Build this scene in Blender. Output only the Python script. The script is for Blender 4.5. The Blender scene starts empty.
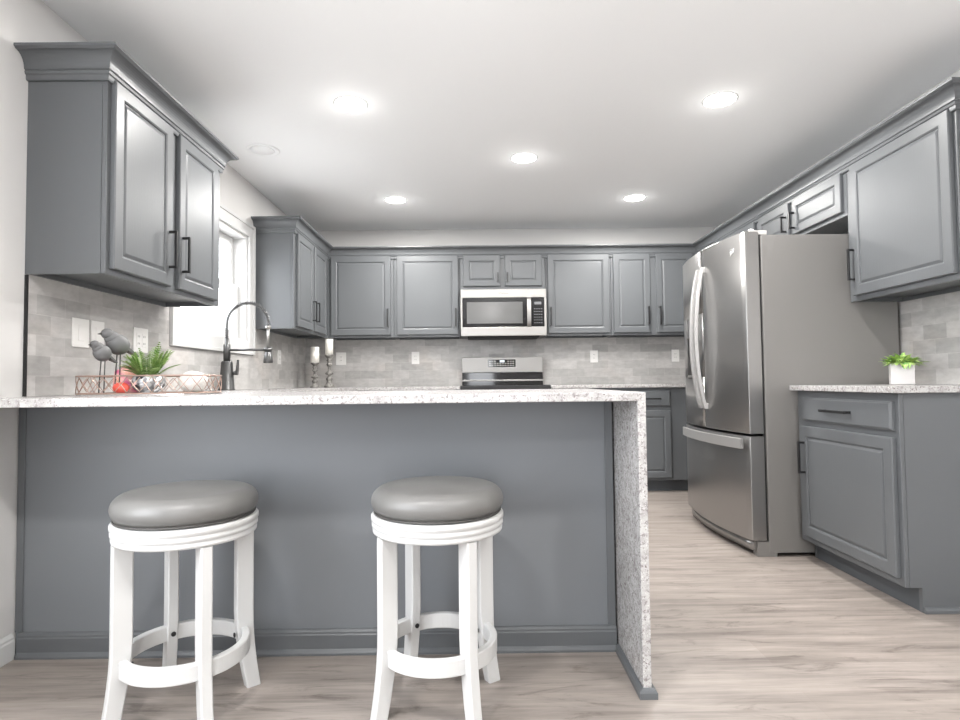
import bpy, bmesh, math, random
from mathutils import Matrix, Vector
PI = math.pi
R = random.Random(7)
S = bpy.context.scene
COL = S.collection

# ------------------------------------------------------------------ camera
F_PX, PITCH, YAW, ROLL, CAM_H = 585.56, .0371, .0059, .0106, .952
c, s = math.cos(YAW), math.sin(YAW);     My = Matrix(((c, -s, 0), (s, c, 0), (0, 0, 1)))
c, s = math.cos(PITCH), math.sin(PITCH); Mp = Matrix(((1, 0, 0), (0, c, s), (0, -s, c)))
c, s = math.cos(ROLL), math.sin(ROLL);   Mr = Matrix(((c, 0, -s), (0, 1, 0), (s, 0, c)))
W2C = Mr @ Mp @ My
rx, fw, up = W2C[0], W2C[1], W2C[2]
cam = bpy.data.objects.new('camera', bpy.data.cameras.new('camera'))
COL.objects.link(cam)
cam.matrix_world = Matrix(((rx[0], up[0], -fw[0], 0), (rx[1], up[1], -fw[1], 0), (rx[2], up[2], -fw[2], CAM_H), (0, 0, 0, 1)))
cam.data.sensor_width = 36
cam.data.lens = F_PX / 960 * 36
cam.data.clip_start = .05
S.camera = cam

# ------------------------------------------------------------------ world, light, exposure
w = bpy.data.worlds.new('sky'); S.world = w; w.use_nodes = True
bg = w.node_tree.nodes['Background']
bg.inputs[0].default_value = (.93, .96, 1, 1); bg.inputs[1].default_value = 7.3

def area(name, loc, rot, sx, sy, power, color=(1, 1, 1), shape='RECTANGLE'):
    l = bpy.data.lights.new(name, 'AREA'); l.shape = shape; l.size = sx; l.size_y = sy; l.energy = power; l.color = color
    o = bpy.data.objects.new(name, l); COL.objects.link(o); o.location = loc; o.rotation_euler = rot
    return o
PDX, PDW = .1, .6
# daylight through the kitchen window and two unseen openings added for brightness
for n_, lc, rt, sx, sy in (('daylight_added_rear_opening', (PDX, -3.46, 1.05), (PI/2, 0, 0), PDW, 2.1), ('daylight_added_side_opening', (-1.80, .15, 1.40), (PI/2, 0, -PI/2), 2.1, 1.6),
        ('daylight_kitchen_window', (-1.80, 3.6975, 1.6325), (PI/2, 0, -PI/2), .985, .765)):
    area(n_, lc, rt, sx, sy, 0).data.cycles.is_portal = True     # portals only guide the sky light through the openings
DOWNLIGHT_W = 19
LENS_FILL_W = .30
UPLIGHT_W = 9
vs = S.view_settings
vs.view_transform = 'Standard'; vs.look = 'None'; vs.gamma = 1; vs.use_curve_mapping = False
vs.exposure = .70

# ------------------------------------------------------------------ dimensions
XL, XR, YB, ZC = -1.641, 2.323, 5.592, 2.42
Y1, Y2, Y3, Y4 = 2.1255, 3.072, 4.322, 2.415
DU, DB = .2916, .598
ZB, ZT = 1.361, 2.10
CR = .071
CT0, CT = .888, .915
YP, YW = 2.111, 1.790
XP = .490

# ------------------------------------------------------------------ materials
MATS = {}
def mat(name, col=(.8, .8, .8), rough=.5, metal=0, spec=.5, emit=None, es=0, build=None, alpha=None):
    m = bpy.data.materials.new(name); m.use_nodes = True
    nt = m.node_tree; b = nt.nodes['Principled BSDF']
    b.inputs['Base Color'].default_value = (*col, 1)
    b.inputs['Roughness'].default_value = rough
    b.inputs['Metallic'].default_value = metal
    b.inputs['Specular IOR Level'].default_value = spec
    if emit:
        b.inputs['Emission Color'].default_value = (*emit, 1); b.inputs['Emission Strength'].default_value = es
    if build: build(nt, b)
    MATS[name] = m
    return m
def N(nt, t, **k):
    n = nt.nodes.new(t)
    for a, v in k.items(): setattr(n, a, v)
    return n
def coords(nt, kind='Object', scale=(1, 1, 1)):
    tc = N(nt, 'ShaderNodeTexCoord'); mp = N(nt, 'ShaderNodeMapping')
    mp.inputs['Scale'].default_value = scale
    nt.links.new(tc.outputs[kind], mp.inputs[0]); return mp.outputs[0]
def noise(nt, vec, scale, detail=2, rough=.5):
    n = N(nt, 'ShaderNodeTexNoise'); n.inputs['Scale'].default_value = scale
    n.inputs['Detail'].default_value = detail; n.inputs['Roughness'].default_value = rough
    nt.links.new(vec, n.inputs['Vector']); return n.outputs['Fac']
def ramp(nt, fac, stops):
    r = N(nt, 'ShaderNodeValToRGB'); e = r.color_ramp.elements
    while len(e) < len(stops): e.new(.5)
    for i, (p, cc) in enumerate(stops):
        e[i].position = p; e[i].color = (*cc, 1) if len(cc) == 3 else cc
    nt.links.new(fac, r.inputs[0]); return r.outputs[0]
def mixc(nt, fac, a, b, mode='MIX'):
    m = N(nt, 'ShaderNodeMix', data_type='RGBA', blend_type=mode)
    for sock, v in ((m.inputs[0], fac), (m.inputs[6], a), (m.inputs[7], b)):
        if hasattr(v, 'links'): nt.links.new(v, sock)
        else: sock.default_value = v if not isinstance(v, tuple) else (*v, 1)[:4]
    return m.outputs[2]
def bump(nt, b, h, strength=.1, dist=.002):
    n = N(nt, 'ShaderNodeBump'); n.inputs['Strength'].default_value = strength; n.inputs['Distance'].default_value = dist
    nt.links.new(h, n.inputs['Height']); nt.links.new(n.outputs[0], b.inputs['Normal'])

def paint_b(nt, b):
    bump(nt, b, noise(nt, coords(nt), 250, 2), .05, .001)
mat('wall_paint', (.65, .64, .63), .7, build=paint_b)
mat('ceiling_paint', (.87, .88, .89), .8, build=paint_b)
mat('white_trim', (.62, .62, .615), .4, build=paint_b)
CAB = (.109, .1155, .122)
PAN_LIT = (.158, .168, .181)  # cabinet grey lightened: cool light on the peninsula is put into the colour
def cab_b(nt, b):
    v = coords(nt, scale=(1, 1, .06)); n = noise(nt, v, 260, 3, .6)
    cc = ramp(nt, noise(nt, coords(nt), 3, 2), [(0, tuple(x*.95 for x in CAB)), (1, tuple(x*1.05 for x in CAB))])
    nt.links.new(cc, b.inputs['Base Color'])
    bump(nt, b, n, .22, .0012)
mat('cabinet_paint', CAB, .38, 0, .42, build=cab_b)
def panel_b(nt, b):
    cc = ramp(nt, noise(nt, coords(nt), 2.5, 2), [(0, tuple(x*.95 for x in PAN_LIT)), (1, tuple(x*1.05 for x in PAN_LIT))])
    nt.links.new(cc, b.inputs['Base Color'])
    bump(nt, b, noise(nt, coords(nt), 90, 2), .06, .001)
mat('panel_lit_paint', PAN_LIT, .42, build=panel_b)
def dull_b(nt, b): bump(nt, b, noise(nt, coords(nt), 120, 2), .05, .001)
mat('toe_kick_paint', (.075, .082, .09), .5, build=dull_b)
mat('black_metal', (.012, .012, .013), .35, build=dull_b)
mat('gunmetal', (.11, .11, .11), .35, .7, build=dull_b)
def steel_b(nt, b): bump(nt, b, noise(nt, coords(nt, scale=(60, 60, 1)), 10, 1), .015, .0005)
mat('stainless_steel', (.33, .324, .318), .28, .9, build=steel_b)
mat('bright_steel', (.33, .322, .312), .36, .9, build=steel_b)
mat('fridge_side', (.235, .226, .217), .42, .15, build=paint_b)
mat('fridge_trim', (.62, .60, .585), .4, .3, build=dull_b)
mat('handle_steel', (.60, .59, .58), .34, .75, build=dull_b)
mat('emblem_silver', (.72, .72, .71), .35, .2, build=dull_b)
mat('dark_gap', (.02, .02, .02), .6, build=dull_b)
mat('black_glass', (.012, .012, .013), .06, build=lambda nt, b: bump(nt, b, noise(nt, coords(nt), 5, 1), .01, .001))
mat('microwave_window', (.11, .11, .11), .14, build=lambda nt, b: bump(nt, b, noise(nt, coords(nt), 5, 1), .01, .001))
mat('keypad_grey', (.16, .16, .17), .4, build=dull_b)
mat('display_lit', (.2, .2, .2), .3, emit=(.8, .9, 1), es=.8, build=dull_b)
mat('outlet_plastic', (.80, .79, .77), .35, build=dull_b)
mat('white_lacquer', (.57, .57, .565), .38, build=lambda nt, b: bump(nt, b, noise(nt, coords(nt, scale=(1, 1, .1)), 120, 2), .08, .001))
def leather_b(nt, b):
    v = N(nt, 'ShaderNodeTexVoronoi'); v.inputs['Scale'].default_value = 420
    nt.links.new(coords(nt), v.inputs['Vector'])
    bump(nt, b, v.outputs['Distance'], .12, .001)
    cc = ramp(nt, noise(nt, coords(nt), 9, 3), [(.3, (.135, .133, .129)), (.7, (.16, .157, .152))])
    nt.links.new(cc, b.inputs['Base Color'])
mat('grey_leather', (.28, .27, .26), .38, build=leather_b)
mat('dark_piping', (.05, .048, .045), .5, build=dull_b)
def granite_b(nt, b):
    v = coords(nt)
    base = ramp(nt, noise(nt, v, 22, 3, .6), [(.3, (.31, .298, .292)), (.55, (.45, .44, .432))])
    g = ramp(nt, noise(nt, v, 75, 4, .65), [(.52, (0, 0, 0)), (.62, (1, 1, 1))])
    c1 = mixc(nt, g, base, (.24, .22, .22))
    g2 = ramp(nt, noise(nt, v, 125, 3, .6), [(.60, (0, 0, 0)), (.65, (1, 1, 1))])
    c2 = mixc(nt, g2, c1, (.17, .135, .135))
    g3 = ramp(nt, noise(nt, v, 210, 2, .5), [(.62, (0, 0, 0)), (.68, (1, 1, 1))])
    c3 = mixc(nt, g3, c2, (.64, .63, .62))
    nt.links.new(c3, b.inputs['Base Color'])
mat('granite', (.7, .7, .7), .26, build=granite_b)
def tile_b(nt, b):
    v = coords(nt, 'UV')
    br = N(nt, 'ShaderNodeTexBrick'); br.offset = .5
    nt.links.new(v, br.inputs['Vector'])
    br.inputs['Scale'].default_value = 1; br.inputs['Brick Width'].default_value = .1524; br.inputs['Row Height'].default_value = .0762
    br.inputs['Mortar Size'].default_value = .0012; br.inputs['Mortar Smooth'].default_value = .2; br.inputs['Bias'].default_value = 0
    br.inputs['Color1'].default_value = (.39, .385, .378, 1); br.inputs['Color2'].default_value = (.545, .537, .529, 1)
    br.inputs['Mortar'].default_value = (.52, .51, .50, 1)
    n = noise(nt, coords(nt, 'UV', (1, 2.2, 1)), 14, 5, .6)
    vein = ramp(nt, n, [(.3, (.84, .83, .82)), (.7, (1.08, 1.07, 1.06))])
    cc = mixc(nt, 1.0, br.outputs['Color'], vein, 'MULTIPLY')
    wn = ramp(nt, noise(nt, v, 3.1, 2), [(.55, (1, 1, 1)), (.75, (1.03, .985, .95))])
    cc = mixc(nt, 1.0, cc, wn, 'MULTIPLY')
    nt.links.new(cc, b.inputs['Base Color'])
    inv = N(nt, 'ShaderNodeMath', operation='SUBTRACT'); inv.inputs[0].default_value = 1
    nt.links.new(br.outputs['Fac'], inv.inputs[1]); bump(nt, b, inv.outputs[0], .5, .001)
mat('marble_tile', (.5, .5, .5), .3, build=tile_b)
def floor_b(nt, b):
    v = coords(nt, 'UV')
    br = N(nt, 'ShaderNodeTexBrick'); br.offset = .37; br.offset_frequency = 2
    nt.links.new(v, br.inputs['Vector'])
    br.inputs['Scale'].default_value = 1; br.inputs['Brick Width'].default_value = 1.22; br.inputs['Row Height'].default_value = .18
    br.inputs['Mortar Size'].default_value = .0008; br.inputs['Mortar Smooth'].default_value = .3
    br.inputs['Color1'].default_value = (.285, .248, .222, 1); br.inputs['Color2'].default_value = (.31, .272, .246, 1)
    br.inputs['Mortar'].default_value = (.28, .235, .21, 1)
    # wood figure stretched along the plank, shifted per plank row
    n1 = noise(nt, coords(nt, 'UV', (.55, 9, 1)), 2.6, 5, .62)
    n2 = noise(nt, coords(nt, 'UV', (1.2, 40, 1)), 5, 3, .6)
    f1 = ramp(nt, n1, [(.30, (.62, .61, .61)), (.47, (.93, .93, .93)), (.68, (1.18, 1.18, 1.18))])
    f2 = ramp(nt, n2, [(.3, (.90, .90, .90)), (.7, (1.06, 1.06, 1.06))])
    cc = mixc(nt, 1.0, br.outputs['Color'], f1, 'MULTIPLY')
    cc = mixc(nt, 1.0, cc, f2, 'MULTIPLY')
    dn = N(nt, 'ShaderNodeTexNoise'); dn.inputs['Scale'].default_value = 2.2; dn.inputs['Detail'].default_value = 6; dn.inputs['Roughness'].default_value = .7; dn.inputs['Distortion'].default_value = 1.6
    nt.links.new(coords(nt, 'UV', (1.1, 5, 1)), dn.inputs['Vector'])
    f3 = ramp(nt, dn.outputs['Fac'], [(.33, (.60, .585, .575)), (.44, (.95, .95, .95)), (.60, (1.0, 1.0, 1.0)), (.72, (1.16, 1.16, 1.17))])
    cc = mixc(nt, 1.0, cc, f3, 'MULTIPLY')
    nt.links.new(cc, b.inputs['Base Color'])
    bump(nt, b, n2, .08, .001)
mat('plank_floor', (.5, .4, .35), .42, build=floor_b)
mat('candle_wax', (.86, .84, .78), .45, build=dull_b)
def aged_b(nt, b):
    cc = ramp(nt, noise(nt, coords(nt), 60, 3), [(.35, (.09, .085, .08)), (.65, (.26, .25, .23))])
    nt.links.new(cc, b.inputs['Base Color'])
mat('weathered_wood', (.25, .24, .22), .6, build=aged_b)
mat('rose_bronze', (.42, .30, .25), .35, .7, build=dull_b)
mat('tray_mirror', (.62, .61, .60), .12, .9, build=dull_b)
mat('bird_grey', (.13, .13, .132), .55, build=aged_b and dull_b)
def pink_b(nt, b):
    cc = ramp(nt, noise(nt, coords(nt), 22, 3), [(.35, (.90, .42, .28)), (.5, (.90, .55, .50)), (.65, (.80, .16, .33))])
    nt.links.new(cc, b.inputs['Base Color'])
mat('coral_pink', (.9, .4, .4), .4, build=pink_b)
mat('coral_red', (.72, .10, .07), .35, build=dull_b)
def mercury_b(nt, b):
    v = N(nt, 'ShaderNodeTexVoronoi'); v.inputs['Scale'].default_value = 70
    nt.links.new(coords(nt), v.inputs['Vector'])
    cc = ramp(nt, v.outputs['Color'], [(.2, (.10, .10, .11)), (.5, (.45, .45, .46)), (.8, (.85, .85, .86))])
    nt.links.new(cc, b.inputs['Base Color']); bump(nt, b, v.outputs['Distance'], .5, .003)
mat('mosaic_silver', (.5, .5, .5), .2, .6, build=mercury_b)
def fern_b(nt, b):
    cc = ramp(nt, noise(nt, coords(nt), 45, 2), [(.3, (.14, .30, .06)), (.7, (.42, .55, .20))])
    nt.links.new(cc, b.inputs['Base Color'])
mat('fern_green', (.15, .3, .07), .5, build=fern_b)
def succ_b(nt, b):
    cc = ramp(nt, noise(nt, coords(nt), 70, 2), [(.35, (.12, .30, .06)), (.6, (.50, .66, .20))])
    nt.links.new(cc, b.inputs['Base Color'])
mat('leaf_green', (.2, .4, .1), .5, build=succ_b)
mat('pot_white', (.62, .60, .595), .45, build=dull_b)
mat('soil', (.05, .035, .025), .9, build=dull_b)
mat('cream_fluff', (.66, .63, .60), .8, build=lambda nt, b: bump(nt, b, noise(nt, coords(nt), 120, 4), .8, .004))
mat('lamp_diffuser', (1, 1, 1), .5, emit=(1, .985, .96), es=14)
def siding_b(nt, b): bump(nt, b, noise(nt, coords(nt, scale=(1, .1, 1)), 40, 2), .1, .002)
mat('white_siding', (.80, .81, .82), .6, build=siding_b)
mat('pale_bounce_ground', (.62, .61, .59), .9, build=dull_b)
def glass():
    m = bpy.data.materials.new('window_glass'); m.use_nodes = True; nt = m.node_tree; nt.nodes.clear()
    o = N(nt, 'ShaderNodeOutputMaterial'); mx = N(nt, 'ShaderNodeMixShader'); t = N(nt, 'ShaderNodeBsdfTransparent'); g = N(nt, 'ShaderNodeBsdfGlossy')
    g.inputs['Roughness'].default_value = .02
    lw = N(nt, 'ShaderNodeLayerWeight'); pw = N(nt, 'ShaderNodeMath', operation='POWER'); pw.inputs[1].default_value = 4
    nt.links.new(lw.outputs['Facing'], pw.inputs[0]); ml = N(nt, 'ShaderNodeMath', operation='MULTIPLY'); ml.inputs[1].default_value = .5
    nt.links.new(pw.outputs[0], ml.inputs[0]); nt.links.new(ml.outputs[0], mx.inputs[0]); nt.links.new(t.outputs[0], mx.inputs[1]); nt.links.new(g.outputs[0], mx.inputs[2]); nt.links.new(mx.outputs[0], o.inputs[0])
    MATS['window_glass'] = m
glass()

# ------------------------------------------------------------------ mesh helpers
def NB(): return bmesh.new()
def box(bm, x0, x1, y0, y1, z0, z1, bev=0, seg=2):
    t = bmesh.new() if bev else bm
    vs_ = [t.verts.new(p) for p in ((x0,y0,z0),(x1,y0,z0),(x1,y1,z0),(x0,y1,z0),(x0,y0,z1),(x1,y0,z1),(x1,y1,z1),(x0,y1,z1))]
    for f in ((0,3,2,1),(4,5,6,7),(0,1,5,4),(1,2,6,5),(2,3,7,6),(3,0,4,7)): t.faces.new([vs_[i] for i in f])
    if bev:
        bmesh.ops.bevel(t, geom=t.edges[:], offset=bev, segments=seg, affect='EDGES', profile=.6)
        merge(bm, t)
    return bm
def merge(bm, t, M=None):
    if M: bmesh.ops.transform(t, matrix=M, verts=t.verts[:])
    mp = {v: bm.verts.new(v.co) for v in t.verts}
    for f in t.faces:
        try:
            nf = bm.faces.new([mp[v] for v in f.verts]); nf.smooth = f.smooth
        except ValueError: pass
    t.free()
def lathe(bm, prof, cx=0, cy=0, cz=0, n=40, smooth=True):
    rings = []
    for r, z in prof:
        if r < 1e-6: rings.append([bm.verts.new((cx, cy, cz+z))])
        else: rings.append([bm.verts.new((cx+r*math.cos(2*PI*i/n), cy+r*math.sin(2*PI*i/n), cz+z)) for i in range(n)])
    for a, b in zip(rings, rings[1:]):
        for i in range(n):
            j = (i+1) % n
            if len(a) == 1 and len(b) == 1: continue
            if len(a) == 1: f = bm.faces.new((a[0], b[j], b[i]))
            elif len(b) == 1: f = bm.faces.new((a[i], a[j], b[0]))
            else: f = bm.faces.new((a[i], a[j], b[j], b[i]))
            f.smooth = smooth
    return bm
def tube(bm, pts, r, n=8, closed=False, cap=True):
    pts = [Vector(p) for p in pts]; m = len(pts); rings = []
    rad = r if callable(r) else (lambda i: r)
    nrm = None
    for i, p in enumerate(pts):
        if closed: t = pts[(i+1) % m]-pts[i-1]
        else: t = pts[min(i+1, m-1)]-pts[max(i-1, 0)]
        t.normalize()
        if nrm is None:
            nrm = t.orthogonal().normalized()
        else:
            nrm = (nrm - t*nrm.dot(t))
            nrm = nrm.normalized() if nrm.length > 1e-6 else t.orthogonal().normalized()
        bn = t.cross(nrm)
        rings.append([bm.verts.new(p+(nrm*math.cos(2*PI*k/n)+bn*math.sin(2*PI*k/n))*rad(i)) for k in range(n)])
    for i in range(m if closed else m-1):
        a, b = rings[i], rings[(i+1) % m]
        for k in range(n):
            f = bm.faces.new((a[k], a[(k+1) % n], b[(k+1) % n], b[k])); f.smooth = True
    if cap and not closed:
        bm.faces.new(rings[0][::-1]); bm.faces.new(rings[-1])
    return bm
def rect_sweep(bm, pts, sides, hw, hh):
    """rectangular section swept along pts; sides[i] = width direction; hw, hh half sizes (value or list)"""
    rings = []
    for i, p in enumerate(pts):
        p = Vector(p); t = (Vector(pts[min(i+1, len(pts)-1)])-Vector(pts[max(i-1, 0)])).normalized()
        s_ = Vector(sides[i] if isinstance(sides, list) else sides).normalized(); n_ = t.cross(s_).normalized()
        a = hw[i] if isinstance(hw, (list, tuple)) else hw; b = hh[i] if isinstance(hh, (list, tuple)) else hh
        ch = min(a, b)*.22
        cs = [(-a+ch,-b),(a-ch,-b),(a,-b+ch),(a,b-ch),(a-ch,b),(-a+ch,b),(-a,b-ch),(-a,-b+ch)]
        rings.append([bm.verts.new(p+s_*x+n_*y) for x, y in cs])
    for a, b in zip(rings, rings[1:]):
        for k in range(8): bm.faces.new((a[k], a[(k+1) % 8], b[(k+1) % 8], b[k]))
    bm.faces.new(rings[0][::-1]); bm.faces.new(rings[-1]); return bm
def sweep_profile(bm, path, prof, rng=None):
    """profile (out, z) swept with mitres along a plan path; 'out' is to the right of travel"""
    P = [Vector(p) for p in path]; rings = []
    for i, p in enumerate(P):
        ns = []
        if i > 0: d = (P[i]-P[i-1]).normalized(); ns.append(Vector((d.y, -d.x)))
        if i < len(P)-1: d = (P[i+1]-P[i]).normalized(); ns.append(Vector((d.y, -d.x)))
        m = ns[0] if len(ns) == 1 else (ns[0]+ns[1])/(1+ns[0].dot(ns[1]))
        rings.append([bm.verts.new((p.x+m.x*o_, p.y+m.y*o_, z)) for o_, z in prof])
    k = len(prof)
    if rng:
        keep = rings[rng[0]:rng[1]+1]; bmesh.ops.delete(bm, geom=[v for q in rings if q not in keep for v in q], context='VERTS'); rings = keep
    for a, b in zip(rings, rings[1:]):
        for j in range(k): bm.faces.new((a[j], a[(j+1) % k], b[(j+1) % k], b[j]))
    bm.faces.new(rings[0][::-1]); bm.faces.new(rings[-1]); return bm

FR = {}
def thing(name, label, cat, loc=(0, 0, 0), rz=0, group=None, kind=None):
    o = bpy.data.objects.new(name, None); COL.objects.link(o); o.empty_display_size = .1
    o.location = loc; o.rotation_euler = (0, 0, rz)
    tag(o, label, cat, group, kind); FR[o] = Matrix.Translation(loc) @ Matrix.Rotation(rz, 4, 'Z'); return o
def tag(o, label=None, cat=None, group=None, kind=None):
    if label: o['label'] = label
    if cat: o['category'] = cat
    if group: o['group'] = group
    if kind: o['kind'] = kind
    return o
def obj(name, bm, m, parent=None, world=False, label=None, uv=None):
    """link bm as one mesh object; world=True: bm is in world coordinates of a thing's frame"""
    if parent is not None and world: bmesh.ops.transform(bm, matrix=FR[parent].inverted(), verts=bm.verts[:])
    bmesh.ops.recalc_face_normals(bm, faces=bm.faces[:])
    if uv:
        l = bm.loops.layers.uv.new('UVMap')
        for f in bm.faces:
            for lp in f.loops: lp[l].uv = uv(lp.vert.co, f.normal)
    me = bpy.data.meshes.new(name); bm.to_mesh(me); bm.free()
    me.materials.append(MATS[m] if isinstance(m, str) else m)
    o = bpy.data.objects.new(name, me); COL.objects.link(o)
    if parent is not None: o.parent = parent; FR[o] = FR.get(parent, Matrix())
    if label: o['label'] = label
    return o
def struct(name, bm, m, uv=None, parent=None, label=None, cat=None):
    o = obj(name, bm, m, parent, uv=uv)
    if parent is None: o['kind'] = 'structure'; o['label'] = label; o['category'] = cat
    return o
def dup(root, loc, rz, label, group=None):
    r = root.copy(); COL.objects.link(r); r.location = loc; r.rotation_euler = (0, 0, rz); r['label'] = label
    if group: r['group'] = group
    FR[r] = Matrix.Translation(loc) @ Matrix.Rotation(rz, 4, 'Z')
    for ch in list(root.children):
        d = ch.copy(); COL.objects.link(d); d.parent = r
        for g in list(ch.children):
            e = g.copy(); COL.objects.link(e); e.parent = d
    return r

# ------------------------------------------------------------------ room shell
YR = -3.3
b = NB(); box(b, XL-.15, XR+.15, YR-.15, YB+.15, -.1, 0)
struct('floor', b, 'plank_floor', uv=lambda c, n: (c.x+10, c.y+10.07), label='pale greige wood-look plank floor of the kitchen', cat='floor')
b = NB(); box(b, XL-.15, XR+.15, YR-.15, YB+.15, ZC, ZC+.12)
struct('ceiling', b, 'ceiling_paint', label='flat white kitchen ceiling with recessed lights', cat='ceiling')
b = NB(); box(b, XL-.15, XR+.15, YB, YB+.15, 0, ZC)
struct('wall_back', b, 'wall_paint', label='back wall behind the range, painted above the tile', cat='wall')
b = NB(); box(b, XR, XR+.15, YR, YB, 0, ZC)
struct('wall_right', b, 'wall_paint', label='right wall behind the refrigerator', cat='wall')
WY0, WY1, WZ0, WZ1 = 3.205, 4.190, 1.250, 2.015      # kitchen window opening
b = NB()
box(b, XL-.15, XL, YR, -.9, 0, ZC); box(b, XL-.15, XL, -.9, 1.2, 0, .6); box(b, XL-.15, XL, -.9, 1.2, 2.2, ZC)  # gap in this unseen stretch is added to let in sky light
box(b, XL-.15, XL, 1.2, WY0, 0, ZC); box(b, XL-.15, XL, WY1, YB, 0, ZC)
box(b, XL-.15, XL, WY0, WY1, 0, WZ0); box(b, XL-.15, XL, WY0, WY1, WZ1, ZC)
struct('wall_left', b, 'wall_paint', label='pale left wall holding the kitchen window', cat='wall')
b = NB()
pa, pb = PDX-PDW/2, PDX+PDW/2
box(b, XL-.15, pa, YR-.15, YR, 0, ZC); box(b, pb, XR+.15, YR-.15, YR, 0, ZC); box(b, pa, pb, YR-.15, YR, 2.1, ZC)  # unseen rear opening, added only to let in sky light
struct('wall_rear', b, 'wall_paint', label='wall behind the camera with an opening added to let in sky light', cat='wall')
def baseboard(name, path, m, h=.088, t=.014, label=''):
    b = NB(); sweep_profile(b, path, [(0.001, 0), (t, 0), (t, h*.72), (t*.75, h*.78), (t*.75, h*.86), (t*.4, h*.95), (t*.25, h), (0.001, h)])
    struct(name, b, m, label=label, cat='baseboard')
baseboard('baseboard_left', [(XL, YR+.02), (XL, YP-.016)], 'white_trim', label='white baseboard on the left wall beside the peninsula')
baseboard('baseboard_right', [(XR, Y4-.05), (XR, YR+.02)], 'white_trim', label='white baseboard along the right wall')

# tile backsplash (thin slabs standing on the walls)
TT = .009
def tile_uv(axis): return lambda c, n: ((c.y if axis == 'y' else c.x)+20, c.z-CT)
b = NB()
box(b, XL+.0005, XL+TT, Y1+.006, 3.112, CT+.001, ZB+.018); box(b, XL+.0005, XL+TT, 3.112, 4.285, CT+.001, 1.157); box(b, XL+.0005, XL+TT, 4.285, YB-TT-.001, CT+.001, ZB+.018)
struct('trim_1', b, 'marble_tile', uv=tile_uv('y'), label='pale grey marble tile backsplash on the left wall', cat='backsplash')
b = NB(); box(b, XL+TT, XR-TT, YB-TT, YB-.0005, CT+.001, ZB+.018)
struct('trim_2', b, 'marble_tile', uv=tile_uv('x'), label='pale grey marble tile backsplash behind the range', cat='backsplash')
b = NB(); box(b, XR-TT, XR-.0005, Y4-.03, YB-TT-.001, CT+.001, ZB+.018)
struct('trim_3', b, 'marble_tile', uv=tile_uv('y'), label='pale grey marble tile backsplash on the right wall', cat='backsplash')
b = NB(); box(b, XL+.0005, XL+TT+.003, Y1, Y1+.0055, CT+.001, ZB-.002)
struct('trim_4', b, 'black_metal', label='thin dark metal strip edging the left backsplash tiles', cat='tile trim')

# kitchen window
win = thing('window_1', 'white double-hung window over the sink on the left wall', 'window', (XL, (WY0+WY1)/2, WZ0), 0, kind='structure')
b = NB(); cw, ct_ = .088, .020
def frame_rect(b, x0, x1, y0, y1, z0, z1, wd, bev=0, wb=None, wt=None):
    wb = wb or wd; wt = wt or wd
    box(b, x0, x1, y0, y0+wd, z0, z1, bev); box(b, x0, x1, y1-wd, y1, z0, z1, bev)
    box(b, x0, x1, y0+wd, y1-wd, z0, z0+wb, bev); box(b, x0, x1, y0+wd, y1-wd, z1-wt, z1, bev)
frame_rect(b, XL+.001, XL+ct_, WY0-cw, WY1+cw, WZ0-cw, WZ1+cw, cw+.004, .003)
frame_rect(b, XL+ct_-.002, XL+ct_+.008, WY0-cw, WY1+cw, WZ0-cw, WZ1+cw, .022, .003)
obj('casing', b, 'white_trim', win, True)
b = NB(); frame_rect(b, XL-.149, XL, WY0+.0005, WY1-.0005, WZ0+.0005, WZ1-.0005, .02); obj('jamb', b, 'white_trim', win, True)
zm = 1.635
b = NB(); frame_rect(b, XL-.125, XL-.090, WY0+.022, WY1-.022, zm-.02, WZ1-.022, .05, .004, .035); us = obj('upper_sash', b, 'white_trim', win, True)
b = NB(); box(b, XL-.110, XL-.106, WY0+.07, WY1-.07, zm+.013, WZ1-.07); obj('glass', b, 'window_glass', us, True)
b = NB(); frame_rect(b, XL-.088, XL-.053, WY0+.022, WY1-.022, WZ0+.022, zm+.02, .05, .004, .06, .038); ls = obj('lower_sash', b, 'white_trim', win, True)
b = NB(); box(b, XL-.073, XL-.069, WY0+.07, WY1-.07, WZ0+.08, zm-.016); obj('glass', b, 'window_glass', ls, True)

# house across the side yard, seen as washed-out clapboards through the window
hs = thing('neighbor_house', 'white clapboard house wall glimpsed through the kitchen window', 'house', (-9, 8, -.3))
b = NB()
for k in range(24):
    z = -.3+k*.13; a = [b.verts.new(p) for p in ((-9, -2, z), (-9, 26, z), (-9.025, 26, z+.13), (-9.025, -2, z+.13), (-9.2, -2, z), (-9.2, 26, z), (-9.2, 26, z+.13), (-9.2, -2, z+.13))]
    for f in ((0,1,2,3),(4,7,6,5),(0,4,5,1),(3,2,6,7),(0,3,7,4),(1,5,6,2)): b.faces.new([a[i] for i in f])
obj('clapboard_wall', b, 'white_siding', hs, True)
b = NB(); box(b, -9.3, -8.8, -2.2, 26.2, 2.82, 2.98); obj('eave', b, 'white_siding', hs, True)
b = NB(); box(b, -20, XL-.16, -10, 40, -.5, -.3)  # out-of-view ground, made pale to bounce sky light onto the ceiling
tag(obj('bounce_ground', b, 'pale_bounce_ground'), 'unseen ground outside the kitchen window, made pale to bounce in sky light', 'bounce_ground', kind='structure')

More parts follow.
